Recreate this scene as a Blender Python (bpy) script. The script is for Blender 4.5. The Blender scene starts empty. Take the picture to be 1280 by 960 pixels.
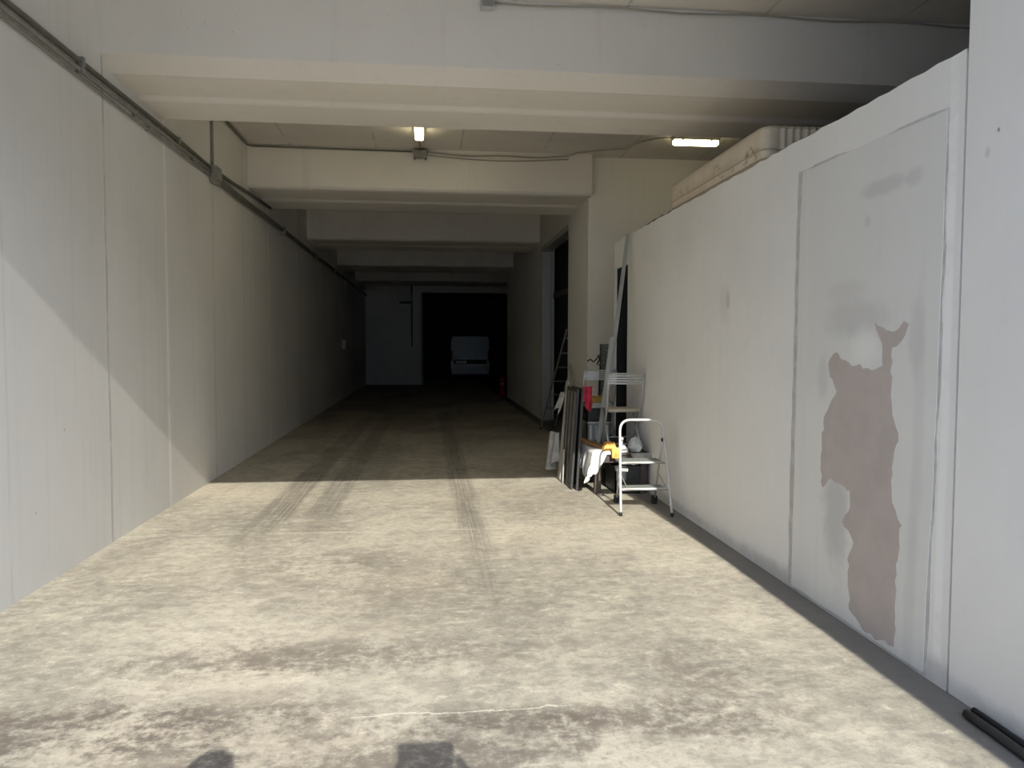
import bpy, bmesh, math, random
from mathutils import Vector, Matrix
random.seed(7)
SC = bpy.context.scene
COL = SC.collection
PI = math.pi

# ------------------------------------------------------------------ mesh helper
class MB:
    def __init__(self): self.bm = bmesh.new()
    def box(self, lo, hi, bevel=0.0, mat=None, seg=2):
        b = bmesh.new()
        bmesh.ops.create_cube(b, size=1.0)
        for v in b.verts:
            v.co = Vector(((lo[i]+hi[i])/2 + v.co[i]*(hi[i]-lo[i]) for i in range(3)))
        if bevel: bmesh.ops.bevel(b, geom=b.edges[:], offset=bevel, segments=seg, affect='EDGES', profile=0.5)
        return self._add(b, mat)
    def _add(self, b, mat=None):
        if mat is not None: b.transform(mat)
        vm = {}
        for v in b.verts: vm[v] = self.bm.verts.new(v.co)
        for f in b.faces:
            try:
                nf = self.bm.faces.new([vm[v] for v in f.verts]); nf.smooth = f.smooth
            except ValueError: pass
        b.free(); return self
    def obox(self, p, q, w, t, side, bevel=0.0):
        """bar from p to q, width w along 'side', thickness t"""
        p, q = Vector(p), Vector(q); z = (q-p).normalized()
        x = (Vector(side) - z*Vector(side).dot(z)).normalized(); y = z.cross(x)
        m = Matrix((x, y, z)).transposed().to_4x4(); m.translation = (p+q)/2
        L = (q-p).length
        return self.box((-w/2, -t/2, -L/2), (w/2, t/2, L/2), bevel, m)
    def tube(self, pts, r, n=10, cap=True, closed=False):
        pts = [Vector(p) for p in pts]; rings = []
        N = len(pts); up = None
        for i, p in enumerate(pts):
            if closed: d = pts[(i+1) % N] - pts[i-1]
            else: d = pts[min(i+1, N-1)] - pts[max(i-1, 0)]
            d.normalize()
            if up is None:
                up = Vector((0, 0, 1)) if abs(d.z) < 0.9 else Vector((1, 0, 0))
            x = (up - d*up.dot(d)).normalized(); up = x; y = d.cross(x)
            rr = r[i] if isinstance(r, (list, tuple)) else r
            rings.append([self.bm.verts.new(p + x*rr*math.cos(2*PI*k/n) + y*rr*math.sin(2*PI*k/n)) for k in range(n)])
        for i in range(N if closed else N-1):
            a, b = rings[i], rings[(i+1) % N]
            for k in range(n):
                f = self.bm.faces.new((a[k], a[(k+1) % n], b[(k+1) % n], b[k])); f.smooth = True
        if cap and not closed:
            self.bm.faces.new(rings[0][::-1]); self.bm.faces.new(rings[-1])
        return self
    def prism(self, poly, axis, a, b):
        """poly: 2D points, extruded along axis (0,1,2) from a to b"""
        def mk(p, c):
            l = list(p); l.insert(axis, c); return self.bm.verts.new(l)
        A = [mk(p, a) for p in poly]; B = [mk(p, b) for p in poly]; n = len(poly)
        self.bm.faces.new(A); self.bm.faces.new(B[::-1])
        for i in range(n): self.bm.faces.new((A[i], B[i], B[(i+1) % n], A[(i+1) % n]))
        return self
    def lathe(self, prof, c=(0, 0, 0), n=20, mat=None):
        b = bmesh.new(); rings = []
        for r, z in prof:
            rings.append([b.verts.new((c[0]+r*math.cos(2*PI*k/n), c[1]+r*math.sin(2*PI*k/n), c[2]+z)) for k in range(n)])
        for i in range(len(rings)-1):
            for k in range(n):
                f = b.faces.new((rings[i][k], rings[i][(k+1) % n], rings[i+1][(k+1) % n], rings[i+1][k])); f.smooth = True
        b.faces.new(rings[0][::-1]); b.faces.new(rings[-1])
        return self._add(b, mat)
    def ball(self, c, r, n=12):
        b = bmesh.new(); bmesh.ops.create_uvsphere(b, u_segments=n, v_segments=max(6, n//2+2), radius=1)
        r = (r, r, r) if not isinstance(r, (tuple, list)) else r
        for v in b.verts: v.co = Vector((c[i]+v.co[i]*r[i] for i in range(3)))
        for f in b.faces: f.smooth = True
        return self._add(b)
    def build(self, name, mat, parent=None, smooth=False):
        bmesh.ops.recalc_face_normals(self.bm, faces=self.bm.faces[:])
        me = bpy.data.meshes.new(name); self.bm.to_mesh(me); self.bm.free()
        if smooth:
            for p in me.polygons: p.use_smooth = True
        o = bpy.data.objects.new(name, me); COL.objects.link(o)
        if mat: me.materials.append(mat)
        if parent:
            o.parent = parent
            o.matrix_parent_inverse = Matrix() if parent.name.startswith(('folding_chair', 'person')) else Matrix.Translation(-Vector(parent.location))
        return o

def thing(name, label, cat, loc=(0, 0, 0), group=None):
    o = bpy.data.objects.new(name, None); COL.objects.link(o)
    o.location = loc; o.empty_display_size = 0.1
    o['label'] = label; o['category'] = cat
    if group: o['group'] = group
    return o
def tag(o, label, cat, group=None):
    o['label'] = label; o['category'] = cat
    if group: o['group'] = group
    return o
def struct(o, label=None):
    o['kind'] = 'structure'
    if label: o['label'] = label
    return o

# ------------------------------------------------------------------ node helper
class NT:
    def __init__(self, name):
        self.m = bpy.data.materials.new(name); self.m.use_nodes = True
        self.t = self.m.node_tree; self.n = self.t.nodes; self.l = self.t.links
        self.b = self.n['Principled BSDF']
        self.b.inputs['Specular IOR Level'].default_value = 0.3
    def set(self, k, v):
        if hasattr(v, 'links'): self.l.new(v, self.b.inputs[k])
        else: self.b.inputs[k].default_value = v
        return self
    def node(self, typ, **kw):
        x = self.n.new(typ)
        for k, v in kw.items(): setattr(x, k, v)
        return x
    def put(self, sock, v):
        if hasattr(v, 'links'): self.l.new(v, sock)
        else: sock.default_value = v
    def math(self, op, a, b=0.0, c=0.0, clamp=False):
        x = self.node('ShaderNodeMath', operation=op, use_clamp=clamp)
        self.put(x.inputs[0], a); self.put(x.inputs[1], b); self.put(x.inputs[2], c)
        return x.outputs[0]
    def pos(self):
        if not hasattr(self, '_p'):
            g = self.node('ShaderNodeTexCoord'); self._p = g.outputs['Object']
            s = self.node('ShaderNodeSeparateXYZ'); self.l.new(self._p, s.inputs[0])
            self.X, self.Y, self.Z = s.outputs
        return self._p
    def noise(self, scale, detail=4, rough=0.55, sc=(1, 1, 1), off=(0, 0, 0), dist=0.0):
        mp = self.node('ShaderNodeMapping'); self.l.new(self.pos(), mp.inputs[0])
        mp.inputs['Scale'].default_value = sc; mp.inputs['Location'].default_value = off
        x = self.node('ShaderNodeTexNoise'); self.l.new(mp.outputs[0], x.inputs['Vector'])
        x.inputs['Scale'].default_value = scale; x.inputs['Detail'].default_value = detail
        x.inputs['Roughness'].default_value = rough; x.inputs['Distortion'].default_value = dist
        return x.outputs['Fac']
    def step(self, v, a, b, lo=0.0, hi=1.0):
        x = self.node('ShaderNodeMapRange', interpolation_type='SMOOTHSTEP')
        self.put(x.inputs['Value'], v)
        x.inputs['From Min'].default_value = a; x.inputs['From Max'].default_value = b
        x.inputs['To Min'].default_value = lo; x.inputs['To Max'].default_value = hi
        return x.outputs[0]
    def mix(self, f, a, b):
        x = self.node('ShaderNodeMix', data_type='RGBA')
        self.put(x.inputs['Factor'], f)
        self.put(x.inputs[6], a if hasattr(a, 'links') else (*a, 1)); self.put(x.inputs[7], b if hasattr(b, 'links') else (*b, 1))
        return x.outputs[2]
    def band(self, v, c, hw, soft):
        """1 inside |v-c|<hw, soft edges"""
        d = self.math('ABSOLUTE', self.math('SUBTRACT', v, c))
        return self.step(d, hw, hw+soft, 1.0, 0.0)
    def blotch(self, a, b, ca, cb, ra, rb, nz, amt=0.9, edge=0.35):
        da = self.math('DIVIDE', self.math('SUBTRACT', a, ca), ra)
        db = self.math('DIVIDE', self.math('SUBTRACT', b, cb), rb)
        r = self.math('SQRT', self.math('ADD', self.math('MULTIPLY', da, da), self.math('MULTIPLY', db, db)))
        r = self.math('ADD', r, self.math('MULTIPLY', self.math('SUBTRACT', nz, 0.5), amt*2))
        return self.step(r, 1.0-edge, 1.0+edge, 1.0, 0.0)
    def bump(self, h, strength=0.3, dist=0.01):
        x = self.node('ShaderNodeBump'); self.l.new(h, x.inputs['Height'])
        x.inputs['Strength'].default_value = strength; x.inputs['Distance'].default_value = dist
        self.l.new(x.outputs[0], self.b.inputs['Normal'])

def plain(name, col, rough=0.6, metal=0.0, var=0.0, nscale=20, dark=None, bump=0.0, sc=(1, 1, 1)):
    t = NT(name); t.set('Roughness', rough); t.set('Metallic', metal)
    if var or dark:
        nz = t.noise(nscale, 5, 0.6, sc)
        d = dark or tuple(c*(1-var) for c in col)
        t.set('Base Color', t.mix(t.step(nz, 0.3, 0.7), d, col))
        if bump: t.bump(nz, bump, 0.004)
    else: t.set('Base Color', (*col, 1))
    return t.m

# ---- paint on walls
WALL = (0.79, 0.785, 0.76)
def wall_mat(name, axis, seams=(), pits=0.0, streak=0.10, col=WALL, marks=()):
    t = NT(name); t.pos(); t.set('Roughness', 0.85)
    A = (t.X, t.Y)[axis]
    n1 = t.noise(0.55, 4, 0.55); n2 = t.noise(9, 5, 0.6)
    sc = (14, 14, 0.35)
    n3 = t.noise(1.0, 4, 0.6, sc)
    c = t.mix(t.step(n1, 0.3, 0.7), tuple(x*0.93 for x in col), tuple(min(1, x*1.04) for x in col))
    c = t.mix(t.math('MULTIPLY', t.step(n3, 0.5, 0.75), streak), c, (0.42, 0.40, 0.37))
    c = t.mix(t.math('MULTIPLY', t.step(n2, 0.55, 0.8), 0.10), c, (0.5, 0.48, 0.45))
    h = t.math('MULTIPLY', n2, 0.10)
    w = t.math('MULTIPLY', t.math('SUBTRACT', t.noise(1.3, 3, 0.6, (1, 1, 1)), 0.5), 0.035)
    Aw = t.math('ADD', A, w)
    for (p, hw, colr, st) in seams:
        f = t.math('MULTIPLY', t.band(Aw, p, hw, hw*1.5), t.step(t.noise(2.2, 4, 0.7, (1, 1, 1), (p, 0, 3)), 0.36, 0.55, 0.25, 1.0))
        c = t.mix(t.math('MULTIPLY', f, st), c, colr)
    for (ca, cb, ra, rb, colr, st) in marks:
        f = t.blotch(A, t.Z, ca, cb, ra, rb, t.noise(5, 6, 0.7, (1, 1, 1), (ca, cb, 0)), 0.8, 0.5)
        c = t.mix(t.math('MULTIPLY', f, st), c, colr)
    if pits:
        v = t.node('ShaderNodeTexVoronoi'); t.l.new(t.pos(), v.inputs['Vector']); v.inputs['Scale'].default_value = 7
        s = t.node('ShaderNodeSeparateColor'); t.l.new(v.outputs['Color'], s.inputs[0])
        rad = t.math('MULTIPLY', t.math('POWER', s.outputs[0], 3), 0.085)
        f = t.math('LESS_THAN', v.outputs['Distance'], t.math('ADD', rad, -0.006))
        c = t.mix(t.math('MULTIPLY', f, pits), c, (0.2, 0.2, 0.2))
    t.set('Base Color', c)
    t.bump(h, 0.25, 0.01)
    return t.m

SEAM_D = (0.36, 0.35, 0.33); SEAM_L = (0.86, 0.85, 0.82)
M = {}
M['wall_left'] = wall_mat('painted_panel_wall', 1, seams=[
    (6.385, .012, SEAM_D, .5), (6.36, .006, SEAM_L, .7), (7.78, .017, (.92, .90, .86), .95), (9.42, .02, SEAM_D, .25), (10.9, .012, SEAM_D, .3),
    (12.53, .03, SEAM_L, .9), (14.0, .02, SEAM_D, .3), (15.5, .025, SEAM_D, .35), (17.1, .02, SEAM_L, .4), (19.0, .02, SEAM_D, .35), (21.5, .03, SEAM_D, .35), (4.9, .008, SEAM_D, .12)],
    marks=[(5.62, 1.0, .012, .010, SEAM_D, .5), (5.2, 0.5, .010, .010, SEAM_D, .5)])
M['low_wall'] = wall_mat('painted_low_wall', 1, streak=.05, marks=[
    (5.90, 1.97, .03, .07, (.42, .41, .39), .5), (5.96, 1.93, .10, .14, (.62, .60, .57), .35), (4.0, 0.04, 1.9, .07, (.50, .49, .47), .7),
    (8.0, 0.05, 1.6, .05, (.5, .49, .47), .6)], seams=[(3.285, .016, (.86, .86, .85), .8), (8.72, .006, SEAM_D, .25)])
M['pier'] = wall_mat('cast_concrete_pier_paint', 1, pits=.75, streak=.04, marks=[(3.00, 2.51, .008, .010, (.2, .2, .2), .9), (3.06, 2.43, .014, .02, (.45, .45, .45), .5),
    (2.6, .03, .7, .06, (.45, .45, .44), .6)])
M['wall_cross'] = wall_mat('painted_cross_wall', 0, streak=.06, col=(.80, .77, .71))
M['wall_in'] = wall_mat('painted_inner_wall', 1, streak=.10, col=(.80, .77, .71), seams=[(16.7, .03, SEAM_L, .4), (21.0, .02, SEAM_D, .3)])
M['patch'] = wall_mat('smooth_filler_plaster', 1, streak=.06, col=(.71, .71, .685), marks=[
    (3.80, 2.44, .20, .04, (.47, .47, .46), .5), (3.55, 2.44, .06, .05, (.50, .50, .48), .5), (4.05, 1.76, .30, .10, (.53, .525, .51), .6), (4.15, 1.92, .20, .05, (.58, .575, .56), .6), (3.95, 1.60, .12, .10, (.78, .78, .76), .7),
    (4.22, .62, .12, .34, (.51, .505, .49), .75), (3.47, 1.2, .04, .7, (.57, .565, .55), .45), (3.95, 2.28, .03, .03, (.52, .52, .50), .5), (4.62, 1.5, .03, 1.6, (.70, .70, .68), .5),
    (3.50, 1.66, .06, .18, (.53, .525, .51), .5), (3.5, .3, .04, .5, (.56, .555, .54), .4), (4.38, 1.42, .06, .12, (.58, .57, .55), .6)])
M['patch_edge'] = plain('rough_grey_mortar_joint', (.57, .565, .55), .9, var=.22, nscale=14, bump=.4)
M['bare'] = plain('bare_brown_render', (.50, .445, .415), .95, var=.10, nscale=5, bump=.2)
M['groove'] = plain('dark_gap', (.12, .12, .11), .9)
# beams
def beam_mat():
    t = NT('painted_precast_beam'); t.pos(); t.set('Roughness', .75)
    n1 = t.noise(.5, 4, .6); n2 = t.noise(1.0, 5, .65, (6, 6, .5)); n3 = t.noise(22, 3, .6)
    c = t.mix(t.step(n1, .3, .7), (.72, .685, .625), (.80, .76, .695))
    c = t.mix(t.math('MULTIPLY', t.step(n2, .55, .75), .18), c, (.44, .41, .36))
    c = t.mix(t.math('MULTIPLY', t.step(n3, .68, .74), .35), c, (.40, .37, .33))
    t.set('Base Color', c); t.bump(t.noise(12, 4, .6), .12, .01)
    return t.m
M['beam'] = beam_mat()
def ceil_mat():
    t = NT('painted_ceiling_slabs'); t.pos(); t.set('Roughness', .85)
    c = t.mix(t.step(t.noise(.8, 4, .6), .3, .7), (.67, .635, .58), (.75, .71, .65))
    fr = t.math('FRACT', t.math('DIVIDE', t.math('ADD', t.X, 20.55), 1.2))
    f = t.math('MULTIPLY', t.band(fr, .5, .006, .008), t.step(t.noise(3, 3, .6), .35, .6))
    c = t.mix(t.math('MULTIPLY', f, .6), c, (.38, .36, .32)); t.set('Base Color', c)
    return t.m
M['ceiling'] = ceil_mat()
# floor
def floor_mat():
    t = NT('worn_concrete_floor'); t.pos()
    big = t.noise(.75, 6, .62, (1, .8, 1), (3, 1, 0), .4); mid = t.noise(2.6, 8, .70, (1, 1.3, 1), (0, 5, 0), .6)
    fine = t.noise(17, 9, .75, (1, 1, 1)); grit = t.noise(90, 3, .7)
    scr = t.noise(5, 6, .72, (.5, 2.0, 1), (0, 0, 0), 1.2)
    c = t.mix(t.step(big, .33, .68), (.30, .277, .222), (.47, .432, .343))
    c = t.mix(t.math('MULTIPLY', t.step(mid, .47, .70), .70), c, (.27, .245, .20))
    spk = t.noise(7.5, 10, .82, (1, 1.25, 1), (2, 7, 0), .3)
    c = t.mix(t.math('MULTIPLY', t.step(spk, .49, .57), t.step(big, .35, .6, .9, .35)), c, (.215, .20, .165))
    c = t.mix(t.math('MULTIPLY', t.step(spk, .36, .46, 1, 0), .55), c, (.62, .58, .455))
    tint = t.noise(.45, 3, .5, (1, 1, 1), (4, 4, 0))
    c = t.mix(t.math('MULTIPLY', t.step(tint, .5, .7), .35), c, (.50, .42, .31))
    c = t.mix(t.math('MULTIPLY', t.step(scr, .52, .72), .55), c, (.55, .51, .40))
    c = t.mix(t.math('MULTIPLY', t.step(fine, .51, .64), .6), c, (.26, .235, .19))
    c = t.mix(t.math('MULTIPLY', t.step(fine, .30, .46, 1, 0), .30), c, (.62, .58, .46))
    c = t.mix(t.math('MULTIPLY', t.step(grit, .55, .7), .4), c, (.24, .22, .18))
    DK = (.145, .125, .10)
    mod = t.step(t.math('ADD', t.math('MULTIPLY', fine, .5), t.math('MULTIPLY', mid, .5)), .43, .57, .08, 1.0)
    nzb = t.noise(1.7, 7, .68, (1, 1.2, 1), (9, 2, 0))
    for (cx, cy, rx, ry, st) in [(-1.35, 3.25, .9, .28, .72), (.25, 3.12, .55, .16, .62), (1.15, 3.1, .45, .20, .5), (-.05, 2.9, .9, .15, .45), (-1.0, 3.9, .6, .22, .3), (-.75, 5.6, .6, .4, .3), (-.1, 4.9, .8, .35, .22),
                                 (1.35, 3.6, .35, .3, .35), (-.4, 3.9, .9, .2, .35), (.9, 7.2, .7, .5, .16), (-1.2, 7.2, .5, .7, .2), (-.6, 2.0, 2.0, .7, .5)]:
        f = t.blotch(t.X, t.Y, cx, cy, rx, ry, nzb, 1.0, .6)
        c = t.mix(t.math('MULTIPLY', t.math('MULTIPLY', f, mod), min(1, st*1.6)), c, DK)
    # tyre tracks: bands running down the corridor
    tread = t.step(t.noise(1.0, 4, .7, (70, .5, 1)), .42, .58, .35, 1.0)
    def track(x_at, hw, st, y0, y1, y2):
        y_ = t.math('SUBTRACT', t.Y, 9.0)
        cen = t.math('ADD', x_at[0], t.math('MULTIPLY', y_, x_at[1]))
        d = t.math('ABSOLUTE', t.math('SUBTRACT', t.X, cen))
        f = t.step(d, hw, hw+.08, 1, 0)
        f = t.math('MULTIPLY', f, t.step(t.Y, y0, y1)); f = t.math('MULTIPLY', f, t.step(t.Y, y2-12, y2, 1, 0))
        f = t.math('MULTIPLY', f, tread)
        f = t.math('MULTIPLY', f, t.step(t.noise(1.2, 6, .7, (1, .35, 1)), .30, .58, .35, 1))
        return t.math('MULTIPLY', f, st)
    for tr in [((.36, -.006), .09, .60, 4.0, 8.0, 22), ((.36, -.006), .02, .35, 3.4, 5.5, 20), ((-1.44, .010), .12, .72, 5.6, 7.8, 22), ((-1.0, .012), .10, .62, 6.8, 7.8, 22), ((-1.62, .0), .05, .35, 4.0, 6.5, 12), ((.02, -.004), .04, .2, 8, 10, 20), ((-.55, .0), .05, .2, 8, 10, 20)]:
        c = t.mix(track(*tr), c, (.10, .09, .075))
    # pale joint line and crack
    jn = t.math('ADD', t.Y, t.math('MULTIPLY', t.noise(2.2, 4, .6), .10))
    f = t.math('MULTIPLY', t.band(jn, 6.60, .006, .010), t.step(t.noise(1.5, 3, .6), .42, .55))
    c = t.mix(t.math('MULTIPLY', f, .35), c, (.70, .66, .54))
    f = t.math('MULTIPLY', t.band(t.math('ADD', t.Y, t.math('MULTIPLY', t.noise(3, 5, .7), .16)), 3.33, .0022, .004), t.band(t.X, .15, .42, .1))
    c = t.mix(t.math('MULTIPLY', f, .55), c, (.70, .66, .55))
    # dirt along the right-hand wall, darkened to paint in its shadow strip
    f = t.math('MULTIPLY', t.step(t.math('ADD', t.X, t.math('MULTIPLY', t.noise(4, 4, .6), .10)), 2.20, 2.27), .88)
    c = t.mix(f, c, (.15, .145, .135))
    t.set('Base Color', c); t.set('Roughness', t.step(mid, .3, .7, .85, .68)); t.b.inputs['Specular IOR Level'].default_value = .22
    t.bump(t.math('ADD', t.math('MULTIPLY', fine, .6), t.math('MULTIPLY', grit, .4)), .35, .006)
    return t.m
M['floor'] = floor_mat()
M['black'] = plain('near_black_shade', (.02, .02, .02), .6)  # darkness of the store room put into its wall colour
M['shaded_wall'] = plain('shade_toned_bay', (.10, .095, .09), .9)  # shade of the unlit rooms and bay put into the wall colour
M['pipe'] = plain('grey_conduit_plastic', (.30, .29, .26), .5, var=.2, nscale=6)
M['pipe_d'] = plain('dark_conduit_metal', (.20, .195, .17), .5, .2, var=.3, nscale=6)
M['cable'] = plain('dusty_grey_cable', (.36, .34, .29), .6)
M['steel'] = plain('galvanised_steel', (.34, .34, .32), .45, .4, var=.2, nscale=9)
M['alu'] = plain('raw_aluminium', (.43, .435, .40), .5, 0, var=.18, nscale=8, sc=(4, 4, .6))
M['white_metal'] = plain('bright_steel_tube', (.42, .42, .41), .35, 0.0)
M['grey_metal'] = plain('grey_painted_metal', (.42, .42, .40), .4, .4)
M['rubber'] = plain('black_rubber', (.025, .025, .025), .75)
M['grip'] = plain('ribbed_grey_tread', (.25, .27, .25), .6, .1, var=.25, nscale=60)
M['darkwood'] = plain('dark_stained_wood', (.085, .065, .06), .5, var=.4, nscale=14, sc=(1, 6, 1))
M['cream_wood'] = plain('pale_wood_seat', (.50, .43, .33), .5, var=.15, nscale=8, sc=(1, 7, 1))
M['plank'] = plain('orange_brown_plank', (.36, .19, .07), .55, var=.4, nscale=10, sc=(7, 1, 1))
M['cloth_w'] = plain('white_cotton_sheet', (.78, .78, .77), .9, var=.05, nscale=40, bump=.2)
M['cloth_y'] = plain('yellow_orange_fabric', (.80, .50, .14), .85, dark=(.55, .25, .05), nscale=9)
M['cloth_r'] = plain('red_fabric', (.42, .03, .055), .85, dark=(.22, .01, .03), nscale=14)
M['cloth_g'] = plain('grey_rag_fabric', (.36, .36, .34), .9, var=.3, nscale=12)
M['bag'] = plain('translucent_white_bag', (.55, .57, .58), .3, var=.25, nscale=14)
M['crate_d'] = plain('dark_crate_plastic', (.035, .04, .04), .45)
M['crate_g'] = plain('grey_crate_plastic', (.24, .26, .27), .5, var=.2, nscale=8)
M['crate_w'] = plain('off_white_lid_plastic', (.50, .50, .48), .4)
M['yellow_box'] = plain('ochre_cardboard', (.42, .27, .06), .8, var=.2, nscale=10)
M['panel_f'] = plain('dark_panel_frame_metal', (.045, .045, .045), .45, .3)
M['panel_b'] = plain('weathered_grey_board', (.20, .19, .17), .8, var=.45, nscale=5, sc=(1, 3, .6))
M['panel_l'] = plain('pale_grey_board', (.42, .41, .38), .8, var=.3, nscale=6, sc=(1, 3, .6))
M['speck'] = plain('mottled_dark_board', (.06, .055, .05), .8, dark=(.22, .21, .19), nscale=45)
M['sheet_p'] = plain('crumpled_grey_plastic', (.22, .21, .19), .6, var=.5, nscale=14)
M['stick'] = plain('pale_batten', (.55, .54, .50), .6, var=.2, nscale=9)
def mattress_mat():
    t = NT('cream_mattress_ticking'); t.pos(); t.set('Roughness', .9)
    c = t.mix(t.step(t.noise(3, 4, .6), .3, .7), (.58, .50, .39), (.68, .60, .48))
    nz = t.noise(16, 6, .75)
    for (y, z, ry, rz, st) in [(5.55, 3.02, .16, .08, .8), (6.25, 3.06, .12, .07, .6), (7.1, 3.05, .2, .08, .4), (5.95, 3.0, .3, .03, .5)]:
        f = t.math('MULTIPLY', t.blotch(t.Y, t.Z, y, z, ry, rz, nz, .9, .3), t.step(nz, .5, .6))
        c = t.mix(t.math('MULTIPLY', f, st), c, (.16, .13, .10))
    t.set('Base Color', c); t.bump(t.noise(60, 3, .6), .2, .004); return t.m
M['mattress'] = mattress_mat()
M['piping'] = plain('beige_piping', (.45, .38, .29), .8)
def emit(name, col, s):
    t = NT(name); t.set('Base Color', (*col, 1)); t.set('Emission Color', (*col, 1)); t.set('Emission Strength', s); return t.m
M['tube'] = emit('lit_lamp_diffuser', (1, .88, .52), 9.0)
M['red_paint'] = plain('red_enamel', (.35, .01, .015), .3)
M['van_white'] = plain('van_white_paint', (.55, .56, .55), .35, .1)
M['van_trim'] = plain('van_black_trim', (.03, .03, .03), .5)
M['chrome'] = plain('chrome', (.8, .8, .8), .15, 1.0)
M['plate'] = plain('number_plate_white', (.75, .75, .72), .4)
M['lamp_red'] = plain('tail_lamp_red', (.3, .01, .01), .25)
M['skin'] = plain('skin', (.55, .36, .27), .6)
M['shirt'] = plain('dark_shirt_cloth', (.06, .07, .10), .9)
M['jeans'] = plain('dark_trouser_cloth', (.05, .055, .08), .9)
M['hair'] = plain('dark_hair', (.03, .02, .015), .8)

XL, XR, ZC = -2.55, 2.38, 4.42
# ------------------------------------------------------------------ setting
def grid_floor():
    m = MB(); m.box((-40, -31, -.3), (40, 46, 0)); return m
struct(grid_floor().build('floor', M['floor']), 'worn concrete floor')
struct(MB().box((XL-.3, -9, 0), (XL, 31.3, 5.0)).build('wall_left', M['wall_left']), 'long painted panel wall')

def low_wall():
    m = MB(); ys = [3.215 + i*(9.02-3.215)/60 for i in range(61)]
    top = [(y, 2.928 + random.uniform(-.007, .006)) for y in ys]
    poly = [(3.215, 0), (9.02, 0), (9.02, 2.925)] + top[::-1][1:]
    m.prism(poly, 0, XR, XR+.16)
    m.prism([(9.02, 2.585), (9.63, 2.585), (9.63, 0), (9.70, 0), (9.70, 2.925), (9.45, 2.92), (9.2, 2.93), (9.02, 2.925)], 0, XR, XR+.022)   # thin board over and beside the opening
    return m
struct(low_wall().build('wall_right', M['low_wall']), 'low painted partition wall with a filled-in doorway')
struct(MB().box((XR-.004, .46, 0), (XR+.5, 3.2, 5.0), .006).box((XR-.004, -9, 0), (XR+.5,   .459, 2.62)).build('wall_right_pier', M['pier']), 'taller pier at the mouth of the passage')
struct(MB().box((XR+.02, 3.19, 0), (XR+.2, 3.22, 2.93)).build('trim_4', M['groove']))
struct(MB().box((-40, -31, 0), (40, -30, 12.5)).build('wall_sky_blocker', M['wall_cross']), 'unseen building added behind the camera to block low sky light')  # added out of view, tall enough to keep low sky light out
# store room behind the low wall
struct(MB().box((XR+.5, 2.7, 0), (9, 3.2, 5.0)).box((8.7, 3.2, 0), (9, 46, 5.0)).build('wall_front', M['shaded_wall']))
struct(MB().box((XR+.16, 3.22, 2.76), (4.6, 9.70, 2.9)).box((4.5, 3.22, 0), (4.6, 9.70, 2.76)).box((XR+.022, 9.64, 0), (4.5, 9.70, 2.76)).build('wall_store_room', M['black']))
struct(MB().box((XR, 11.35, 0), (8.7, 11.6, ZC)).box((XR, 11.601, 0), (XR+.28, 13.0, ZC)).build('wall_right_pillar', M['wall_cross']), 'square pillar between the low wall and the dark doorway')
struct(MB().box((XR, 13.0, 3.66), (XR+.28, 16.15, ZC)).box((XR, 16.15, 0), (XR+.28, 23.4, ZC), .01).build('wall_right_inner', M['wall_in']))
struct(MB().box((XR+.28, 17.4, 0), (8.7, 17.6, ZC)).build('wall_side_room', M['shaded_wall']))
# steel door surround of the dark doorway
df = MB(); df.box((XR-.012, 16.05, 0), (XR+.20, 16.16, 3.66), .004).box((XR-.012, 13.0, 3.58), (XR+.20, 16.16, 3.68), .004)
struct(df.build('door_1', M['grey_metal']), 'grey metal surround of the dark side doorway')
struct(MB().box((XR+.25, 13.0, 2.6), (XR+.35, 16.1, 2.72)).build('trim_5', M['shaded_wall']))
# far end
struct(MB().box((XL-.3, 31, 0), (-.30, 31.2, ZC)).box((-.30, 31, 3.72), (8.7, 31.2, ZC)).build('wall_back', M['wall_cross']), 'pale end wall left of the dark opening')
struct(MB().box((-.36, 30.96, 0), (-.27, 31.22, 3.72), .005).build('trim_6', M['alu']), 'bright metal edge of the far opening')
struct(MB().box((XL, 45.5, 0), (8.7, 45.8, ZC)).box((-1.2, 31.2, 0), (-1.0, 45.5, ZC)).build('wall_far_bay', M['shaded_wall']))
struct(MB().box((XL-.3, .46, ZC), (9, 46, 5.0)).build('ceiling', M['ceiling']), 'painted concrete ceiling slabs')

def beam(y0, y1, ym, zf, za, zb, x1, cham):
    prof = [(y0, ZC+.02), (y0, zf), (y0+cham*.35, zf-.03), (y0+cham, za), (ym-.05, za), (ym-.03, za-.004), (ym+.02, zb+.006), (ym+.05, zb), (y1-.03, zb), (y1, zb+.03), (y1, ZC+.02)]
    o = MB().prism(prof, 0, XL-.02, x1).build('ceiling_beam', M['beam'])
    return struct(o)
beam(6.35, 7.74, 7.13, 3.87, 3.785, 3.755, 8.75, .22)
beam(11.2, 12.75, 12.0, 3.86, 3.815, 3.79, XR+.02, .09)
beam(16.45, 17.95, 17.2, 3.86, 3.815, 3.79, XR+.02, .09)
beam(21.7, 23.2, 22.4, 3.86, 3.815, 3.79, XR+.02, .09)
beam(26.9, 28.4, 27.6, 3.86, 3.815, 3.79, 8.75, .09)

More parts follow.
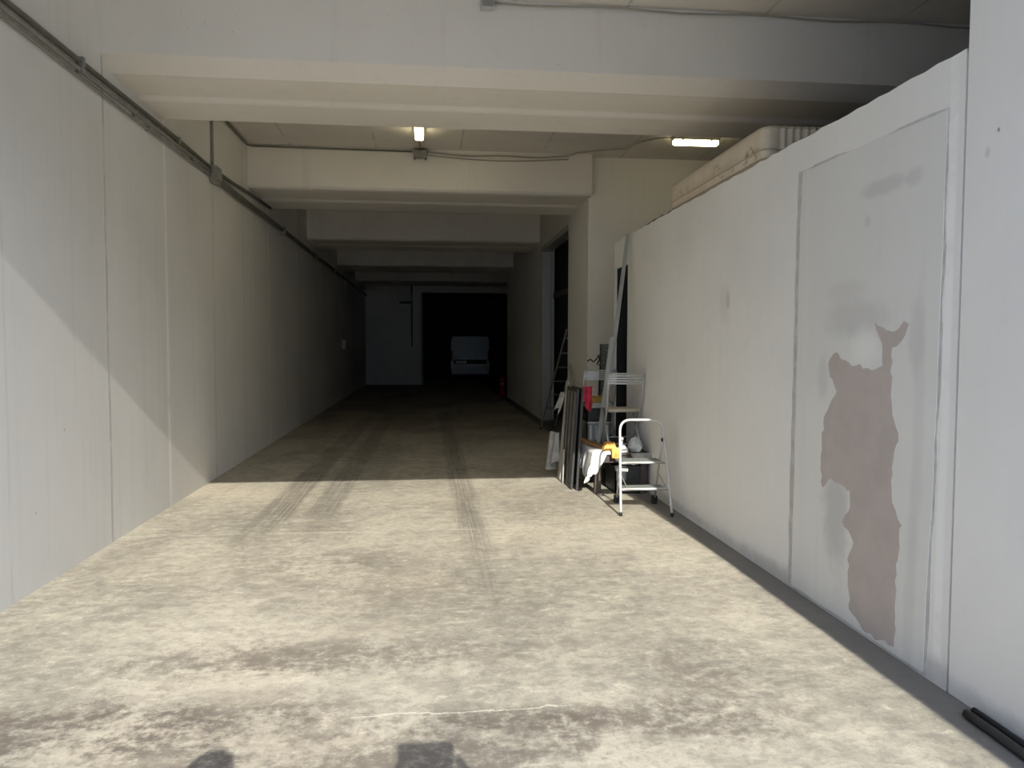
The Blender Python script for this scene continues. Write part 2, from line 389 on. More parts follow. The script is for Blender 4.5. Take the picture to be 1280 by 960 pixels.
# filled doorway on the low wall: thin layers of filler with their own thickness
def plate(poly, x, th): return MB().prism(poly, 0, x-th, x+.01)
def jag(pts, n, a):
    out = []
    for i, p in enumerate(pts):
        q = pts[(i+1) % len(pts)]
        L = math.hypot(q[0]-p[0], q[1]-p[1]); k = max(1, int(L/n))
        for j in range(k):
            s = j/k; w = a if j else a*.5
            out.append((p[0]+(q[0]-p[0])*s + random.uniform(-w, w), p[1]+(q[1]-p[1])*s + random.uniform(-w, w)))
    return out
patch = [(4.70, 2.715), (4.715, 2.2), (4.72, 1.3), (4.73, .02), (3.38, .02), (3.34, 1.3), (3.325, 2.69)]
struct(plate(jag([(4.755, 2.722), (4.775, 1.3), (4.785, .01), (3.362, .01), (3.322, 1.3), (3.308, 2.70)], .12, .008), XR, .002).build('trim_1', M['patch_edge']), 'grey mortar line around the filled doorway')
struct(plate(jag(patch, .15, .005), XR, .004).build('door_2', M['patch']), 'filled-in doorway of smooth pale filler')
brown = [(4.25, 1.57), (4.1, 1.50), (3.84, 1.475), (3.78, 1.50), (3.785, 1.62), (3.83, 1.69), (3.86, 1.735), (3.74, 1.68), (3.64, 1.69), (3.60, 1.735), (3.57, 1.71), (3.62, 1.62), (3.69, 1.60), (3.70, 1.36), (3.68, 1.25),
         (3.62, 1.12), (3.66, 1.05), (3.66, .80), (3.58, .70), (3.60, .51), (3.61, .26), (3.61, .05), (3.85, .03), (4.03, .10), (4.06, .38), (4.01, .50), (4.13, .585), (4.06, .66), (4.06, .78), (4.2, .80), (4.27, .81), (4.36, .74),
         (4.385, .93), (4.36, 1.18), (4.27, 1.28), (4.22, 1.33), (4.30, 1.42), (4.33, 1.50)]
struct(plate(jag(brown, .035, .013), XR, .0055).build('trim_2', M['bare']), 'irregular patch of bare brown render')

# ------------------------------------------------------------------ pipes on the left wall
def clamp(m_, x, y, z, w=.06): m_.box((x, y-.02, z-w/2), (x+.045, y+.02, z+w/2), .004)
def pipe_run(zc, r, y0, y1, lab, mat, off=.03, clamps=()):
    t = thing('conduit_pipe', lab, 'pipe', (XL+off, y0, zc))
    pts = [(XL+off + .004*math.sin(y*1.7), y, zc + .006*math.sin(y*1.1+r*300)) for y in [y0+(y1-y0)*i/24 for i in range(25)]]
    MB().tube(pts, r, 8).build('pipe', mat, t)
    for y in clamps:
        c = MB(); c.box((XL+.002, y-.02, zc-r*1.6), (XL+off+r*1.35, y+.02, zc+r*1.6), .003); c.build('clamp', M['steel'], t)
    return t
pipe_run(3.655, .020, -4, 9.26, 'topmost dark conduit of the three along the near upper left wall', M['pipe_d'], clamps=(5.95, 8.1))
pipe_run(3.600, .016, -4, 9.26, 'middle grey conduit running on the left wall up to the junction box', M['pipe'], clamps=(5.95, 7.0, 8.6))
pipe_run(3.550, .012, -4, 9.26, 'thinnest grey conduit, lowest of the three on the near left wall', M['pipe'], .02, clamps=(4.9, 7.3))
pipe_run(3.560, .038, 9.54, 30.8, 'fat dark conduit on the left wall beyond the junction box', M['pipe_d'], .05, clamps=(13.5, 17.2, 20.5, 24.0))
tag(MB().tube([(XL+.03, 9.53, 3.66), (XL+.03, 10.2, 3.68), (XL+.03, 11.1, 3.73), (XL+.03, 12.6, 3.775)], .022, 8).build('conduit_pipe', M['pipe_d']), 'short dark conduit rising from the left-wall junction box to the second beam', 'pipe')
jb = thing('junction_box', 'grey square junction box on the left wall where the conduits meet', 'junction box', (XL, 9.4, 3.60))
MB().box((XL+.002, 9.29, 3.50), (XL+.09, 9.50, 3.69), .008).build('box_body', M['pipe'], jb)
MB().box((XL+.09, 9.31, 3.53), (XL+.10, 9.48, 3.67), .004).build('lid', M['steel'], jb)
t = tag(MB().tube([(XL+.02, 9.38, 3.70), (XL+.02, 9.38, ZC-.02)], .016, 8).build('conduit_pipe', M['pipe']), 'thin vertical conduit rising from the left-wall junction box to the ceiling', 'pipe')
t = tag(MB().tube([(XL+.03, 9.2, ZC-.03), (XL+.03, 11.1, ZC-.03), (XL+.06, 11.16, ZC-.03), (-1.4, 11.17, ZC-.035), (-.24, 11.17, ZC-.04)], .014, 8).build('conduit_pipe', M['pipe_d']), 'thin dark conduit following the ceiling corner to the box below the tube lamp', 'pipe')
# dangling cable from the second beam to the right lamp
pts = []
for i in range(41):
    s = i/40; x = -.02 + s*2.05
    pts.append((x, 11.17, ZC-.04 - .06*math.sin(PI*s)*(.7+.3*math.sin(9*s))))
pts += [(2.15, 11.05, ZC-.02), (2.4, 10.9, ZC-.02), (2.62, 10.75, ZC-.03), (2.75, 10.62, ZC-.05), (2.88, 10.4, ZC-.02), (3.05, 10.2, ZC-.015), (3.28, 10.12, ZC-.015)]
tag(MB().tube(pts, .012, 8).build('cable', M['cable']), 'sagging dark cable along the second beam to the right-hand lamp', 'cable')
tag(MB().tube([(-.02+2.06*s/20, 11.18, ZC-.085-.05*math.sin(PI*s/20)) for s in range(21)], .008, 6).build('cable', M['cable']), 'thinner loose grey cable drooping below the second beam top edge', 'cable')
tag(MB().tube([(.5 + 8.0*s/30, 6.325, ZC-.03-.01*math.sin(s*1.3)) for s in range(31)], .009, 8).build('cable', M['cable']), 'dark cable along the top edge of the nearest beam', 'cable')
bx = thing('junction_box', 'small pale junction box at the top edge of the nearest beam', 'junction box', (.48, 6.3, ZC-.06))
MB().box((.42, 6.27, ZC-.09), (.53, 6.35, ZC-.005), .006).build('box_body', M['crate_w'], bx)
MB().box((.43, 6.262, ZC-.085), (.52, 6.27, ZC-.01), .003).build('lid', M['pipe'], bx)
bx = thing('junction_box', 'grey junction box on the second beam just below the tube lamp', 'junction box', (-.125, 11.15, ZC-.06))
MB().box((-.225, 11.09, ZC-.14), (-.03, 11.2, ZC-.03), .008).build('box_body', M['pipe'], bx)
MB().box((-.215, 11.08, ZC-.13), (-.04, 11.09, ZC-.04), .004).build('lid', M['pipe'], bx)
MB().tube([(-.13, 11.12, ZC-.035), (-.128, 10.9, ZC-.05), (-.126, 10.36, ZC-.06)], .012, 8).build('cable_tail', M['pipe_d'], bx)
for x in (-.205, -.05):
    MB().tube([(x, 11.10, ZC-.14), (x, 11.11, ZC-.175)], .012, 8).build('cable_gland', M['pipe_d'], bx)

def lamp(label, x0, x1, y0, y1):
    t = thing('ceiling_lamp', label, 'lamp', ((x0+x1)/2, (y0+y1)/2, ZC), None)
    MB().box((x0, y0, ZC-.055), (x1, y1, ZC), .008).build('housing', M['grey_metal'], t)
    d = .012
    MB().box((x0+d, y0+d, ZC-.115), (x1-d, y1-d, ZC-.05), .022, seg=3).build('diffuser', M['tube'], t)
    if x1-x0 > y1-y0:
        for x in (x0+.12, x1-.12):
            MB().box((x-.012, y0-.004, ZC-.07), (x+.012, y0+.02, ZC-.03), .002).build('clip', M['steel'], t)
    else:
        for y in (y0+.3, y1-.3):
            for a, b in ((x0-.004, x0+.02), (x1-.02, x1+.004)): MB().box((a, y-.012, ZC-.07), (b, y+.012, ZC-.03), .002).build('clip', M['steel'], t)
    return t
lamp('lit tube lamp on the ceiling between the two nearest beams, seen end-on', -.195, -.06, 9.05, 10.32)
lamp('lit tube lamp on the ceiling above the mattress, seen broadside', 3.26, 3.90, 10.02, 10.16)

# switch box on the left wall and heater-like box at the far end
sb = thing('switch_box', 'small white switch box on the dark far stretch of the left wall', 'switch box', (XL, 22.8, 1.6))
MB().box((XL, 22.68, 1.48), (XL+.10, 22.92, 1.76), .01).build('box_body', M['crate_w'], sb)
MB().box((XL+.1, 22.74, 1.60), (XL+.115, 22.86, 1.70), .004).build('cover', M['crate_w'], sb)
MB().tube([(XL+.03, 22.8, 1.76), (XL+.03, 22.8, 3.52)], .012, 8).build('cable_drop', M['pipe'], sb)
hb = thing('wall_heater', 'pale box mounted high on the far end wall', 'wall box', (-1.0, 30.9, 3.4))
MB().box((-1.32, 30.80, 3.36), (-.72, 31, 3.66), .015).build('casing', M['crate_w'], hb)
MB().box((-1.20, 30.78, 3.27), (-.74, 31, 3.34), .01).build('outlet', M['van_trim'], hb)
tag(MB().tube([(-.71, 30.97, ZC-.02), (-.71, 30.97, 1.6), (-.70, 30.97, 1.55)], .03, 8).build('conduit_pipe', M['pipe_d']), 'dark vertical pipe on the far end wall beside the opening', 'pipe')

# pipes lying at the foot of the pier
tag(MB().tube([(2.295, 2.97, .022), (2.293, 2.8, .022), (2.285, 2.6, .022), (2.28, 2.3, .022), (2.27, 1.2, .022), (2.26, -.5, .022)], .019, 10).build('hose', M['panel_f']), 'dark hose lying on the floor at the foot of the right-hand pier', 'hose')
tag(MB().tube([(2.352, 3.0, .018), (2.35, 2.7, .018), (2.348, 2.3, .018), (2.345, 1.0, .018), (2.345, -.5, .018)], .014, 8).build('cable', M['rubber']), 'black cable lying between the hose and the right-hand pier', 'cable')

# ------------------------------------------------------------------ mattress on top of the low wall
def mattress():
    root = thing('mattress', 'cream mattress lying on top of the low right wall', 'mattress', (2.85, 6.45, 2.93))
    x0, x1, y0, y1, z0, z1 = 2.40, 3.30, 5.34, 7.46, 2.945, 3.20
    plan = []
    def arc(cx, cy, r, a0, a1, n=6): return [(cx+r*math.cos(math.radians(a0+(a1-a0)*i/n)), cy+r*math.sin(math.radians(a0+(a1-a0)*i/n))) for i in range(n+1)]
    plan += arc(x0+.05, y1-.05, .05, 90, 180)
    plan += arc(x0+.07, y0+.07, .07, 180, 255)
    n = 60
    for i in range(1, n):
        x = x0+.10 + (x1-x0-.20)*i/n
        plan.append((x, y0 + .016*(math.sin(i*PI/5))**2))
    plan += arc(x1-.07, y0+.07, .07, 285, 360); plan += arc(x1-.05, y1-.05, .05, 0, 90)
    m = MB(); layers = [(-.025, 0), (-.006, .012), (0, .035), (0, .07), (.004, .078), (0, .086), (.003, .15), (0, z1-z0-.035), (-.008, z1-z0-.012), (-.03, z1-z0)]
    cx, cy = (x0+x1)/2, (y0+y1)/2
    rings = []
    for off, dz in layers:
        ring = []
        for (x, y) in plan:
            sx = 1 + off/((x1-x0)/2); sy = 1 + off/((y1-y0)/2)
            ring.append(m.bm.verts.new((cx+(x-cx)*sx, cy+(y-cy)*sy, z0+dz)))
        rings.append(ring)
    N = len(plan)
    for a, b in zip(rings, rings[1:]):
        for k in range(N):
            f = m.bm.faces.new((a[k], a[(k+1) % N], b[(k+1) % N], b[k])); f.smooth = True
    m.bm.faces.new(rings[0]); m.bm.faces.new(rings[-1][::-1])
    m.build('mattress_body', M['mattress'], root)
    for dz, off in ((.016, -.004), (z1-z0-.016, -.006), (.078, .003)):
        pts = [(cx+(x-cx)*(1+off/((x1-x0)/2)), cy+(y-cy)*(1+off/((y1-y0)/2)), z0+dz) for (x, y) in plan]
        MB().tube(pts, .006, 6, closed=True).build('piping', M['piping'], root)
    return root
mattress()
def crumple(name, mat, lo, hi, nx, ny, amp, seed, label, cat, th=.01, shape=None):
    rnd = random.Random(seed); m = MB(); V = []
    for j in range(ny+1):
        for i in range(nx+1):
            u, v = i/nx, j/ny
            e = min(u, 1-u, v, 1-v)*4; e = min(1, e)
            z = lo[2] + (hi[2]-lo[2])*(e**.7)*(.55+.45*(shape(u, v) if shape else 1)) + rnd.uniform(-amp, amp)*e
            jx = rnd.uniform(-.3, .3)/nx*(hi[0]-lo[0]); jy = rnd.uniform(-.3, .3)/ny*(hi[1]-lo[1])
            V.append(m.bm.verts.new((lo[0]+(hi[0]-lo[0])*u+jx, lo[1]+(hi[1]-lo[1])*v+jy, max(lo[2], z))))
    for j in range(ny):
        for i in range(nx):
            a = j*(nx+1)+i
            m.bm.faces.new((V[a], V[a+1], V[a+nx+2], V[a+nx+1]))
    bd = [V[i] for i in range(nx+1)] + [V[j*(nx+1)+nx] for j in range(1, ny+1)] + [V[ny*(nx+1)+i] for i in range(nx-1, -1, -1)] + [V[j*(nx+1)] for j in range(ny-1, 0, -1)]
    base = [m.bm.verts.new((v.co.x, v.co.y, lo[2]-.0)) if v.co.z > lo[2]+1e-5 else m.bm.verts.new((v.co.x, v.co.y, lo[2]-.003)) for v in bd]
    n = len(bd)
    for k in range(n): m.bm.faces.new((bd[k], bd[(k+1) % n], base[(k+1) % n], base[k]))
    m.bm.faces.new(base)
    o = m.build(name, mat, smooth=True)
    return tag(o, label, cat)
crumple('plastic_sheet', M['sheet_p'], (2.41, 7.55, 2.935), (2.95, 8.75, 3.02), 10, 22, .02, 5, 'crumpled grey plastic sheet on top of the low wall beyond the mattress', 'sheet')

# ------------------------------------------------------------------ step stool
def stool():
    r = thing('step_stool', 'white two-step folding stool standing in front of the low table', 'step stool', (2.02, 7.2, 0))
    # U-shaped front frame: left foot, up, over, down to right foot
    FL, FR = Vector((1.785, 6.93, .012)), Vector((2.26, 6.86, .012))
    TL, TR = Vector((1.835, 7.19, .77)), Vector((2.255, 7.16, .77))
    pts = [FL + (TL-FL)*i/6 for i in range(7)]
    def corner(c, a, b, n=6): return [c + (a-c)*(1-s)**2 + (b-c)*s**2 for s in [i/n for i in range(1, n+1)]]
    CL = TL + (TL-FL).normalized()*.115; CR = TR + (TR-FR).normalized()*.115
    d = (CR-CL).normalized()
    pts += corner(CL, TL, CL+d*.11)
    pts += [CL+d*.2, CR-d*.2, CR-d*.11]
    pts += corner(CR, CR-d*.11, TR)
    pts += [TR + (FR-TR)*i/6 for i in range(1, 7)]
    MB().tube(pts, .0125, 12).build('front_frame', M['white_metal'], r)
    # front feet
    for p in (FL, FR):
        MB().lathe([(.016, 0), (.017, .03), (.014, .035)], (p.x, p.y, 0), 12).build('rubber_foot', M['rubber'], r)
    # rear legs
    for (b, t_) in (((1.895, 7.53, .02), (1.85, 7.17, .70)), ((2.265, 7.45, .02), (2.245, 7.15, .69))):
        lg = MB().tube([b, t_], .010, 10).build('rear_leg', M['white_metal'] if b[0] < 2 else M['grey_metal'], r)
        MB().box((b[0]-.028, b[1]-.03, 0), (b[0]+.028, b[1]+.03, .085), .012).build('rubber_foot', M['rubber'], lg)
    for x, y, z in ((1.847, 7.165, .70), (2.248, 7.14, .69)):
        MB().ball((x, y, z), (.02, .02, .02)).build('hinge', M['rubber'] if x > 2 else M['grey_metal'], r)
    def at(t_, side): return (FL+(TL-FL)*t_ if side == 0 else FR+(TR-FR)*t_)
    # steps
    for z, dep, nm in ((.245, .17, 'lower'), (.485, .24, 'upper')):
        t_ = (z-.012)/.758; a, b = at(t_, 0), at(t_, 1)
        m = MB()
        m.box((a.x+.012, a.y-.01, z-.022), (b.x-.014, a.y+dep, z), .007)
        s = m.build('step', M['grey_metal'], r)
        MB().box((a.x+.03, a.y+.003, z-.001), (b.x-.03, a.y+dep-.015, z+.003), .001).build('tread', M['grip'], s)
        MB().tube([(a.x-.004, a.y, z-.01), (b.x+.004, b.y, z-.01)], .006, 8).build('pivot_rod', M['steel'], s)
    # side braces
    for x, y0 in ((1.87, 7.05), (2.25, 7.03)):
        MB().obox((x, y0, .25), (x, y0+.30, .36), .012, .005, (0, 0, 1)).build('brace', M['grey_metal'], r)
    # side stay with pale loose strap end
    MB().obox((1.80, 7.20, .395), (1.895, 7.10, .405), .03, .012, (0, 0, 1), .004).build('stay', M['white_metal'], r)
    return r
stool()

# ------------------------------------------------------------------ low table
TX0, TX1, TY0, TY1, TZ = 1.76, 2.355, 7.97, 9.74, .45
tb = thing('low_table', 'low dark wooden table against the right wall, loaded with clutter', 'table', (2.06, 8.85, 0))
MB().box((TX0-.005, TY0-.005, TZ-.03), (TX1, TY1, TZ), .004).build('tabletop', M['darkwood'], tb)
for x in (TX0+.04, TX1-.05):
    for y in (TY0+.04, TY1-.05): MB().box((x-.035, y-.035, 0), (x+.035, y+.035, TZ-.03), .004).build('leg', M['darkwood'], tb)
MB().box((TX0+.03, TY0+.02, TZ-.11), (TX1-.03, TY0+.04, TZ-.03)).box((TX0+.02, TY0+.05, TZ-.11), (TX0+.04, TY1-.05, TZ-.03)).build('apron', M['darkwood'], tb)
bc = thing('storage_crate', 'black plastic crate standing under the low table', 'crate', (2.2, 8.1, 0))
m = MB(); m.box((1.99, 7.99, .0), (2.34, 8.45, .012))
for lo, hi in (((1.99, 7.99, 0), (2.34, 8.005, .30)), ((1.99, 8.435, 0), (2.34, 8.45, .30)), ((1.99, 7.99, 0), (2.005, 8.45, .30)), ((2.325, 7.99, 0), (2.34, 8.45, .30))): m.box(lo, hi)
m.build('crate_body', M['crate_d'], bc)
MB().box((1.98, 7.98, .285), (2.35, 8.46, .30), .004).build('rim', M['crate_d'], bc)

def tablecloth():
    m = MB(); xl, yf, z = TX0-.012, TY0-.012, TZ+.006
    La, Lb = .32, .23; x1, y1 = 1.93, 8.76
    na, nb = 34, 60; V = {}
    rnd = random.Random(3)
    for i in range(na+1):
        for j in range(nb+1):
            a = xl-La + (x1-xl+La)*i/na; b = yf-Lb + (y1-yf+Lb)*j/nb
            da, db = max(0, xl-a), max(0, yf-b)
            va = La*(.82+.10*math.sin(b*7+.6)+.08*math.sin(b*17))     # ragged hem
            da = da*min(1, va/La)
            db = db*max(.10, min(1, (1.90-a)/.13))
            x = max(a, xl); y = max(b, yf)
            fold = .018*math.sin(b*26+math.sin(b*9)*2)*min(1, da/.12) + .006
            if da > 0: x = xl - .006 - abs(fold) - .02*min(1, da/.2)
            if db > 0: y = yf - .006 - abs(.014*math.sin(a*40))*min(1, db/.1) - .015*min(1, db/.15)
            zz = z - da - db
            if da > 0 and db > 0:
                s = min(da, db); x -= .05*s/.15; y -= .03*s/.15; zz = z - max(da, db) - .42*s
            if da == 0 and db == 0: zz = z + .006*abs(math.sin(a*31+b*11)) + .004*rnd.random()
            V[i, j] = m.bm.verts.new((x, y, max(.05, zz)))
    for i in range(na):
        for j in range(nb): m.bm.faces.new((V[i, j], V[i+1, j], V[i+1, j+1], V[i, j+1]))
    o = m.build('white_sheet', M['cloth_w'], smooth=True)
    s = o.modifiers.new('thick', 'SOLIDIFY'); s.thickness = .003; s.offset = 1
    return tag(o, 'white cotton sheet draped over the near left corner of the low table', 'cloth')
tablecloth()
def hang_cloth(name, mat, top, w_dir, w, drop, label, amp=.015, seed=1, lean=(0, 0), taper=.3, th=.004):
    """cloth hanging from a top edge line starting at top, along w_dir"""
    rnd = random.Random(seed); m = MB(); n, k = 12, 14; V = {}
    wd = Vector(w_dir).normalized(); nd = Vector((-wd.y, wd.x, 0)); ph = rnd.random()*6
    for j in range(k+1):
        s = j/k
        for i in range(n+1):
            u = (i/n-.5)*(1-taper*s*(.6+.4*math.sin(s*5+ph))) + .5
            p = Vector(top) + wd*w*u + nd*(amp*math.sin(u*14+ph+s*2)*(.3+s)) + Vector((lean[0]*s, lean[1]*s, -drop*s*(1-.18*math.sin(u*5+ph))))
            V[i, j] = m.bm.verts.new(p)
    for j in range(k):
        for i in range(n): m.bm.faces.new((V[i, j], V[i+1, j], V[i+1, j+1], V[i, j+1]))
    o = m.build(name, mat, smooth=True); s = o.modifiers.new('thick', 'SOLIDIFY'); s.thickness = th
    return tag(o, label, 'cloth')

# leaning boards beside the table (bottom edge on floor, leaning right)
def leaning_panel(name, label, xb, xt, y0, y1, h, th, mats, frame=True, slats=0):
    r = thing(name, label, 'board', (xb, (y0+y1)/2, 0))
    def P(u, z, o=0.0):
        s = z/h; return Vector((xb+(xt-xb)*s + o, y0+(y1-y0)*u, z))
    fw = .035
    z0 = .004
    if frame:
        sd = (0, 1, 0)
        for u in (0, 1):
            a, b = P(u, z0), P(u, h); MB().obox(a, b, fw, th, sd, .003).build('frame_post', mats[0], r)
        for z in (.03, h-.02):
            MB().obox(P(0, z), P(1, z), fw, th*1.05, (0, 0, 1), .003).build('frame_rail', mats[0], r)
        MB().obox(P(.5, .04), P(.5, h-.04), (y1-y0)-fw, th*.35, sd).build('board', mats[1], r)
        for q in range(slats):
            u = (q+1)/(slats+1); MB().obox(P(u, .05, -th*.4), P(u, h-.05, -th*.4), .03, th*.5, sd, .002).build('slat', mats[2], r)
    else:
        MB().obox(P(.5, z0), P(.5, h), (y1-y0), th, sd := (0, 1, 0), .003).build('board', mats[1], r)
    return r
leaning_panel('leaning_board', 'dark-framed grey board leaning nearest the passage, left of the low table', 1.565, 1.635, 8.28, 8.86, 1.12, .028, (M['panel_f'], M['panel_b'], M['panel_f']), True, 2)
leaning_panel('leaning_board', 'black board with dark frame between the grey framed board and the low table', 1.615, 1.675, 8.22, 8.80, 1.13, .026, (M['panel_f'], M['panel_f'], M['panel_b']), True, 1)
leaning_panel('leaning_board', 'pale grey narrow board standing behind the two dark-framed boards', 1.545, 1.645, 8.88, 9.02, 1.18, .02, (M['panel_l'], M['panel_l']), False)
leaning_panel('leaning_board', 'short pale strip of board leaning on the outer face of the dark-framed boards', 1.530, 1.545, 8.62, 8.74, .40, .014, (M['panel_l'], M['panel_l']), False)
hang_cloth('rag', M['cloth_g'], (1.575, 9.04, .54), (-.35, 1, 0), .26, .40, 'crumpled white-grey rag sticking out low behind the leaning boards', .05, 4, (-.03, 0), .35)
hang_cloth('rag', M['cloth_g'], (1.66, 9.25, 1.02), (-.2, 1, 0), .14, .22, 'small grey rag hanging high behind the leaning boards', .02, 6, (-.06, 0), .0)
hang_cloth('red_cloth', M['cloth_r'], (1.675, 8.22, 1.15), (1, .25, 0), .12, .24, 'red cloth hung over the top corner of the dark-framed boards', .012, 8, (.0, -.02), .55, .01)

# crates and box stack on the table behind
def crate(label, lo, hi, mat, rim, group=None):
    r = thing('storage_crate', label, 'crate', ((lo[0]+hi[0])/2, (lo[1]+hi[1])/2, lo[2]))
    t_ = .012; m = MB(); m.box(lo, (hi[0], hi[1], lo[2]+t_))
    m.box(lo, (hi[0], lo[1]+t_, hi[2])).box((lo[0], hi[1]-t_, lo[2]), hi).box(lo, (lo[0]+t_, hi[1], hi[2])).box((hi[0]-t_, lo[1], lo[2]), hi)
    m.build('crate_body', mat, r)
    e = .008; z = hi[2]
    k = MB(); k.box((lo[0]-e, lo[1]-e, z-.02), (hi[0]+e, lo[1]+.004, z)).box((lo[0]-e, hi[1]-.004, z-.02), (hi[0]+e, hi[1]+e, z)).box((lo[0]-e, lo[1]-e, z-.02), (lo[0]+.004, hi[1]+e, z)).box((hi[0]-.004, lo[1]-e, z-.02), (hi[0]+e, hi[1]+e, z))
    k.build('rim', rim, r)
    g = MB()
    for i in range(4):
        x = lo[0] + (hi[0]-lo[0])*(i+.7)/4.4; g.box((x-.012, lo[1]-.006, lo[2]+.03), (x+.012, lo[1]+.002, hi[2]-.04))
    g.build('rib', rim, r)
    return r
crate('grey plastic crate at the bottom of the stack on the low table', (1.85, 8.82, TZ+.008), (2.14, 9.18, .70), M['crate_g'], M['crate_w'])
crate('black plastic crate in the middle of the stack on the low table', (1.85, 8.82, .70), (2.14, 9.18, .86), M['crate_d'], M['crate_d'])
lid = thing('storage_box', 'shallow off-white box on the black crate under the ochre carton', 'box', (2, 9, .86))
MB().box((1.86, 8.83, .86), (2.13, 9.17, .90), .006).build('box_body', M['crate_w'], lid)
MB().box((1.85, 8.82, .90), (2.14, 9.18, .92), .005).build('lid', M['crate_w'], lid)
yb = thing('carton', 'ochre cardboard carton on top of the crate stack', 'box', (2, 9, .92))
MB().box((1.87, 8.85, .92), (2.10, 9.12, .985), .003).build('carton_body', M['yellow_box'], yb)
for s, y0, y1 in ((1, 8.85, 8.98), (-1, 8.99, 9.12)):
    MB().obox((1.87, (y0+y1)/2, .99), (2.10, (y0+y1)/2, .985), .12, .004, (0, 1, .12*s)).build('flap', M['yellow_box'], yb)
# plank and yellow cloth at table front
pk = thing('wooden_plank', 'orange-brown wooden plank lying across the front of the low table', 'plank', (1.85, 8.4, .47))
MB().obox((1.70, 8.50, .535), (1.92, 8.24, .475), .12, .022, (.7, .7, 0), .003).build('plank_board', M['plank'], pk)
crumple('yellow_cloth', M['cloth_y'], (1.86, 7.985, TZ+.02), (2.02, 8.13, .55), 9, 9, .02, 12, 'yellow-orange cloth bunched up on the low table beside the plank', 'cloth')
hang_cloth('yellow_cloth', M['cloth_y'], (1.93, 7.905, .51), (1, 0, 0), .10, .13, 'pale yellow rag hanging over the front edge of the low table', .01, 14, (0, -.01), .2)
hang_cloth('grey_cloth', M['cloth_g'], (2.15, 7.945, .445), (1, 0, 0), .36, .13, 'grey cloth hanging off the front of the low table behind the stool', .012, 15, (0, -.01), .35)
crumple('white_cloth', M['cloth_w'], (2.03, 7.985, TZ+.004), (2.14, 8.13, .515), 9, 9, .014, 16, 'folded white cloth on the low table seen through the stool frame', 'cloth')
def bag():
    m = MB(); rnd = random.Random(21); n = 18; prof = [(.075, 0), (.092, .03), (.085, .07), (.06, .11), (.03, .135), (.012, .15)]
    rings = []
    for r_, z in prof:
        rings.append([m.bm.verts.new((2.232+(r_+rnd.uniform(-.015, .012))*math.cos(2*PI*k/n)*.9, 8.065+(r_+rnd.uniform(-.015, .012))*math.sin(2*PI*k/n), TZ+.003+z+rnd.uniform(0, .012)*(z > 0))) for k in range(n)])
    for a, b in zip(rings, rings[1:]):
        for k in range(n): m.bm.faces.new((a[k], a[(k+1) % n], b[(k+1) % n], b[k]))
    m.bm.faces.new(rings[0][::-1]); m.bm.faces.new(rings[-1])
    return tag(m.build('plastic_bag', M['bag']), 'crumpled whitish plastic bag on the right end of the low table', 'bag')
bag()
crumple('pouch', M['crate_d'], (2.06, 8.26, TZ+.003), (2.20, 8.42, .545), 7, 7, .012, 30, 'small black pouch behind the white cloth on the low table', 'pouch')

# ------------------------------------------------------------------ folding chairs (built at origin: sitter faces +y, backrest at y=0)
def chair(label, loc, rz, metal, seatm):
    r = thing('folding_chair', label, 'chair', loc)
    r.rotation_euler = (0, 0, rz)
    W = .40; hw = W/2
    for s in (-1, 1):
        x = s*hw
        # long leg: backrest top down to the front foot
        MB().tube([(x, -.045, .84), (x*.985, .0, .62), (x*.96, .06, .44), (x*.95, .22, .20), (x*.95, .36, .012)], .011, 10).build('front_leg', metal, r)
        MB().tube([(x*.88, .33, .43), (x*.88, .18, .24), (x*.90, -.03, .012)], .010, 10).build('rear_leg', metal, r)
        for y in (.36, -.03):
            MB().lathe([(.013, 0), (.014, .025)], (x*(.95 if y > 0 else .90), y, 0), 10).build('rubber_foot', M['rubber'], r)
    m = MB()
    for k in range(4):
        z = .735 + k*.028
        pts = [(-hw+.004+(W-.008)*i/10, -.030-.012*(z-.73)/.1 - .028*math.sin(PI*i/10), z) for i in range(11)]
        for a, b in zip(pts, pts[1:]): m.obox(a, b, .019, .005, (0, 0, 1))
    m.build('backrest', metal, r)
    MB().tube([(-hw, -.045, .84)] + [(-hw+W*i/10, -.045-.026*math.sin(PI*i/10), .843) for i in range(1, 10)] + [(hw, -.045, .84)], .009, 8).build('top_rail', metal, r)
    MB().box((-hw+.015, .02, .425), (hw-.015, .38, .445), .009, seg=3).build('seat', seatm, r)
    MB().tube([(-hw+.02, .03, .418), (hw-.02, .03, .418)], .008, 8).build('crossbar', metal, r)
    MB().tube([(-hw*.9, -.01, .06), (hw*.9, -.01, .06)], .007, 8).build('crossbar', metal, r)
    MB().tube([(-hw*.94, .31, .10), (hw*.94, .31, .10)], .007, 8).build('crossbar', metal, r)
    return r
chair('grey folding chair with pale seat standing on the low table against the right wall', (2.155, 8.23, TZ), 0.0, M['grey_metal'], M['cream_wood'])
chair('grey folding chair behind the crate stack on the far end of the low table', (2.10, 9.27, TZ), -.05, M['grey_metal'], M['crate_g'])

# aluminium profiles leaning on the low wall
def profile(label, p, q, w, t_):
    r = thing('metal_profile', label, 'metal profile', p)
    MB().obox(p, q, w, t_*.3, (1, -.25, 0), .001).build('web', M['alu'], r)
    d = (Vector(q)-Vector(p)).normalized(); sx = Vector((1, -.25, 0)); sx = (sx-d*sx.dot(d)).normalized(); ny = d.cross(sx)
    for s in (-1, 1):
        o = sx*(s*w*.5) - ny*(-t_*.5)*-1
        MB().obox(Vector(p)+o, Vector(q)+o, t_, w*.10, ny, .001).build('flange', M['alu'], r)
    return r
profile('long aluminium profile leaning from the low table up to the top of the right wall', (2.00, 8.69, TZ+.01), (2.335, 8.86, 2.92), .042, .026)
profile('shorter wide aluminium profile leaning against the longer one', (1.955, 8.655, TZ+.01), (2.125, 8.735, 1.70), .046, .034)
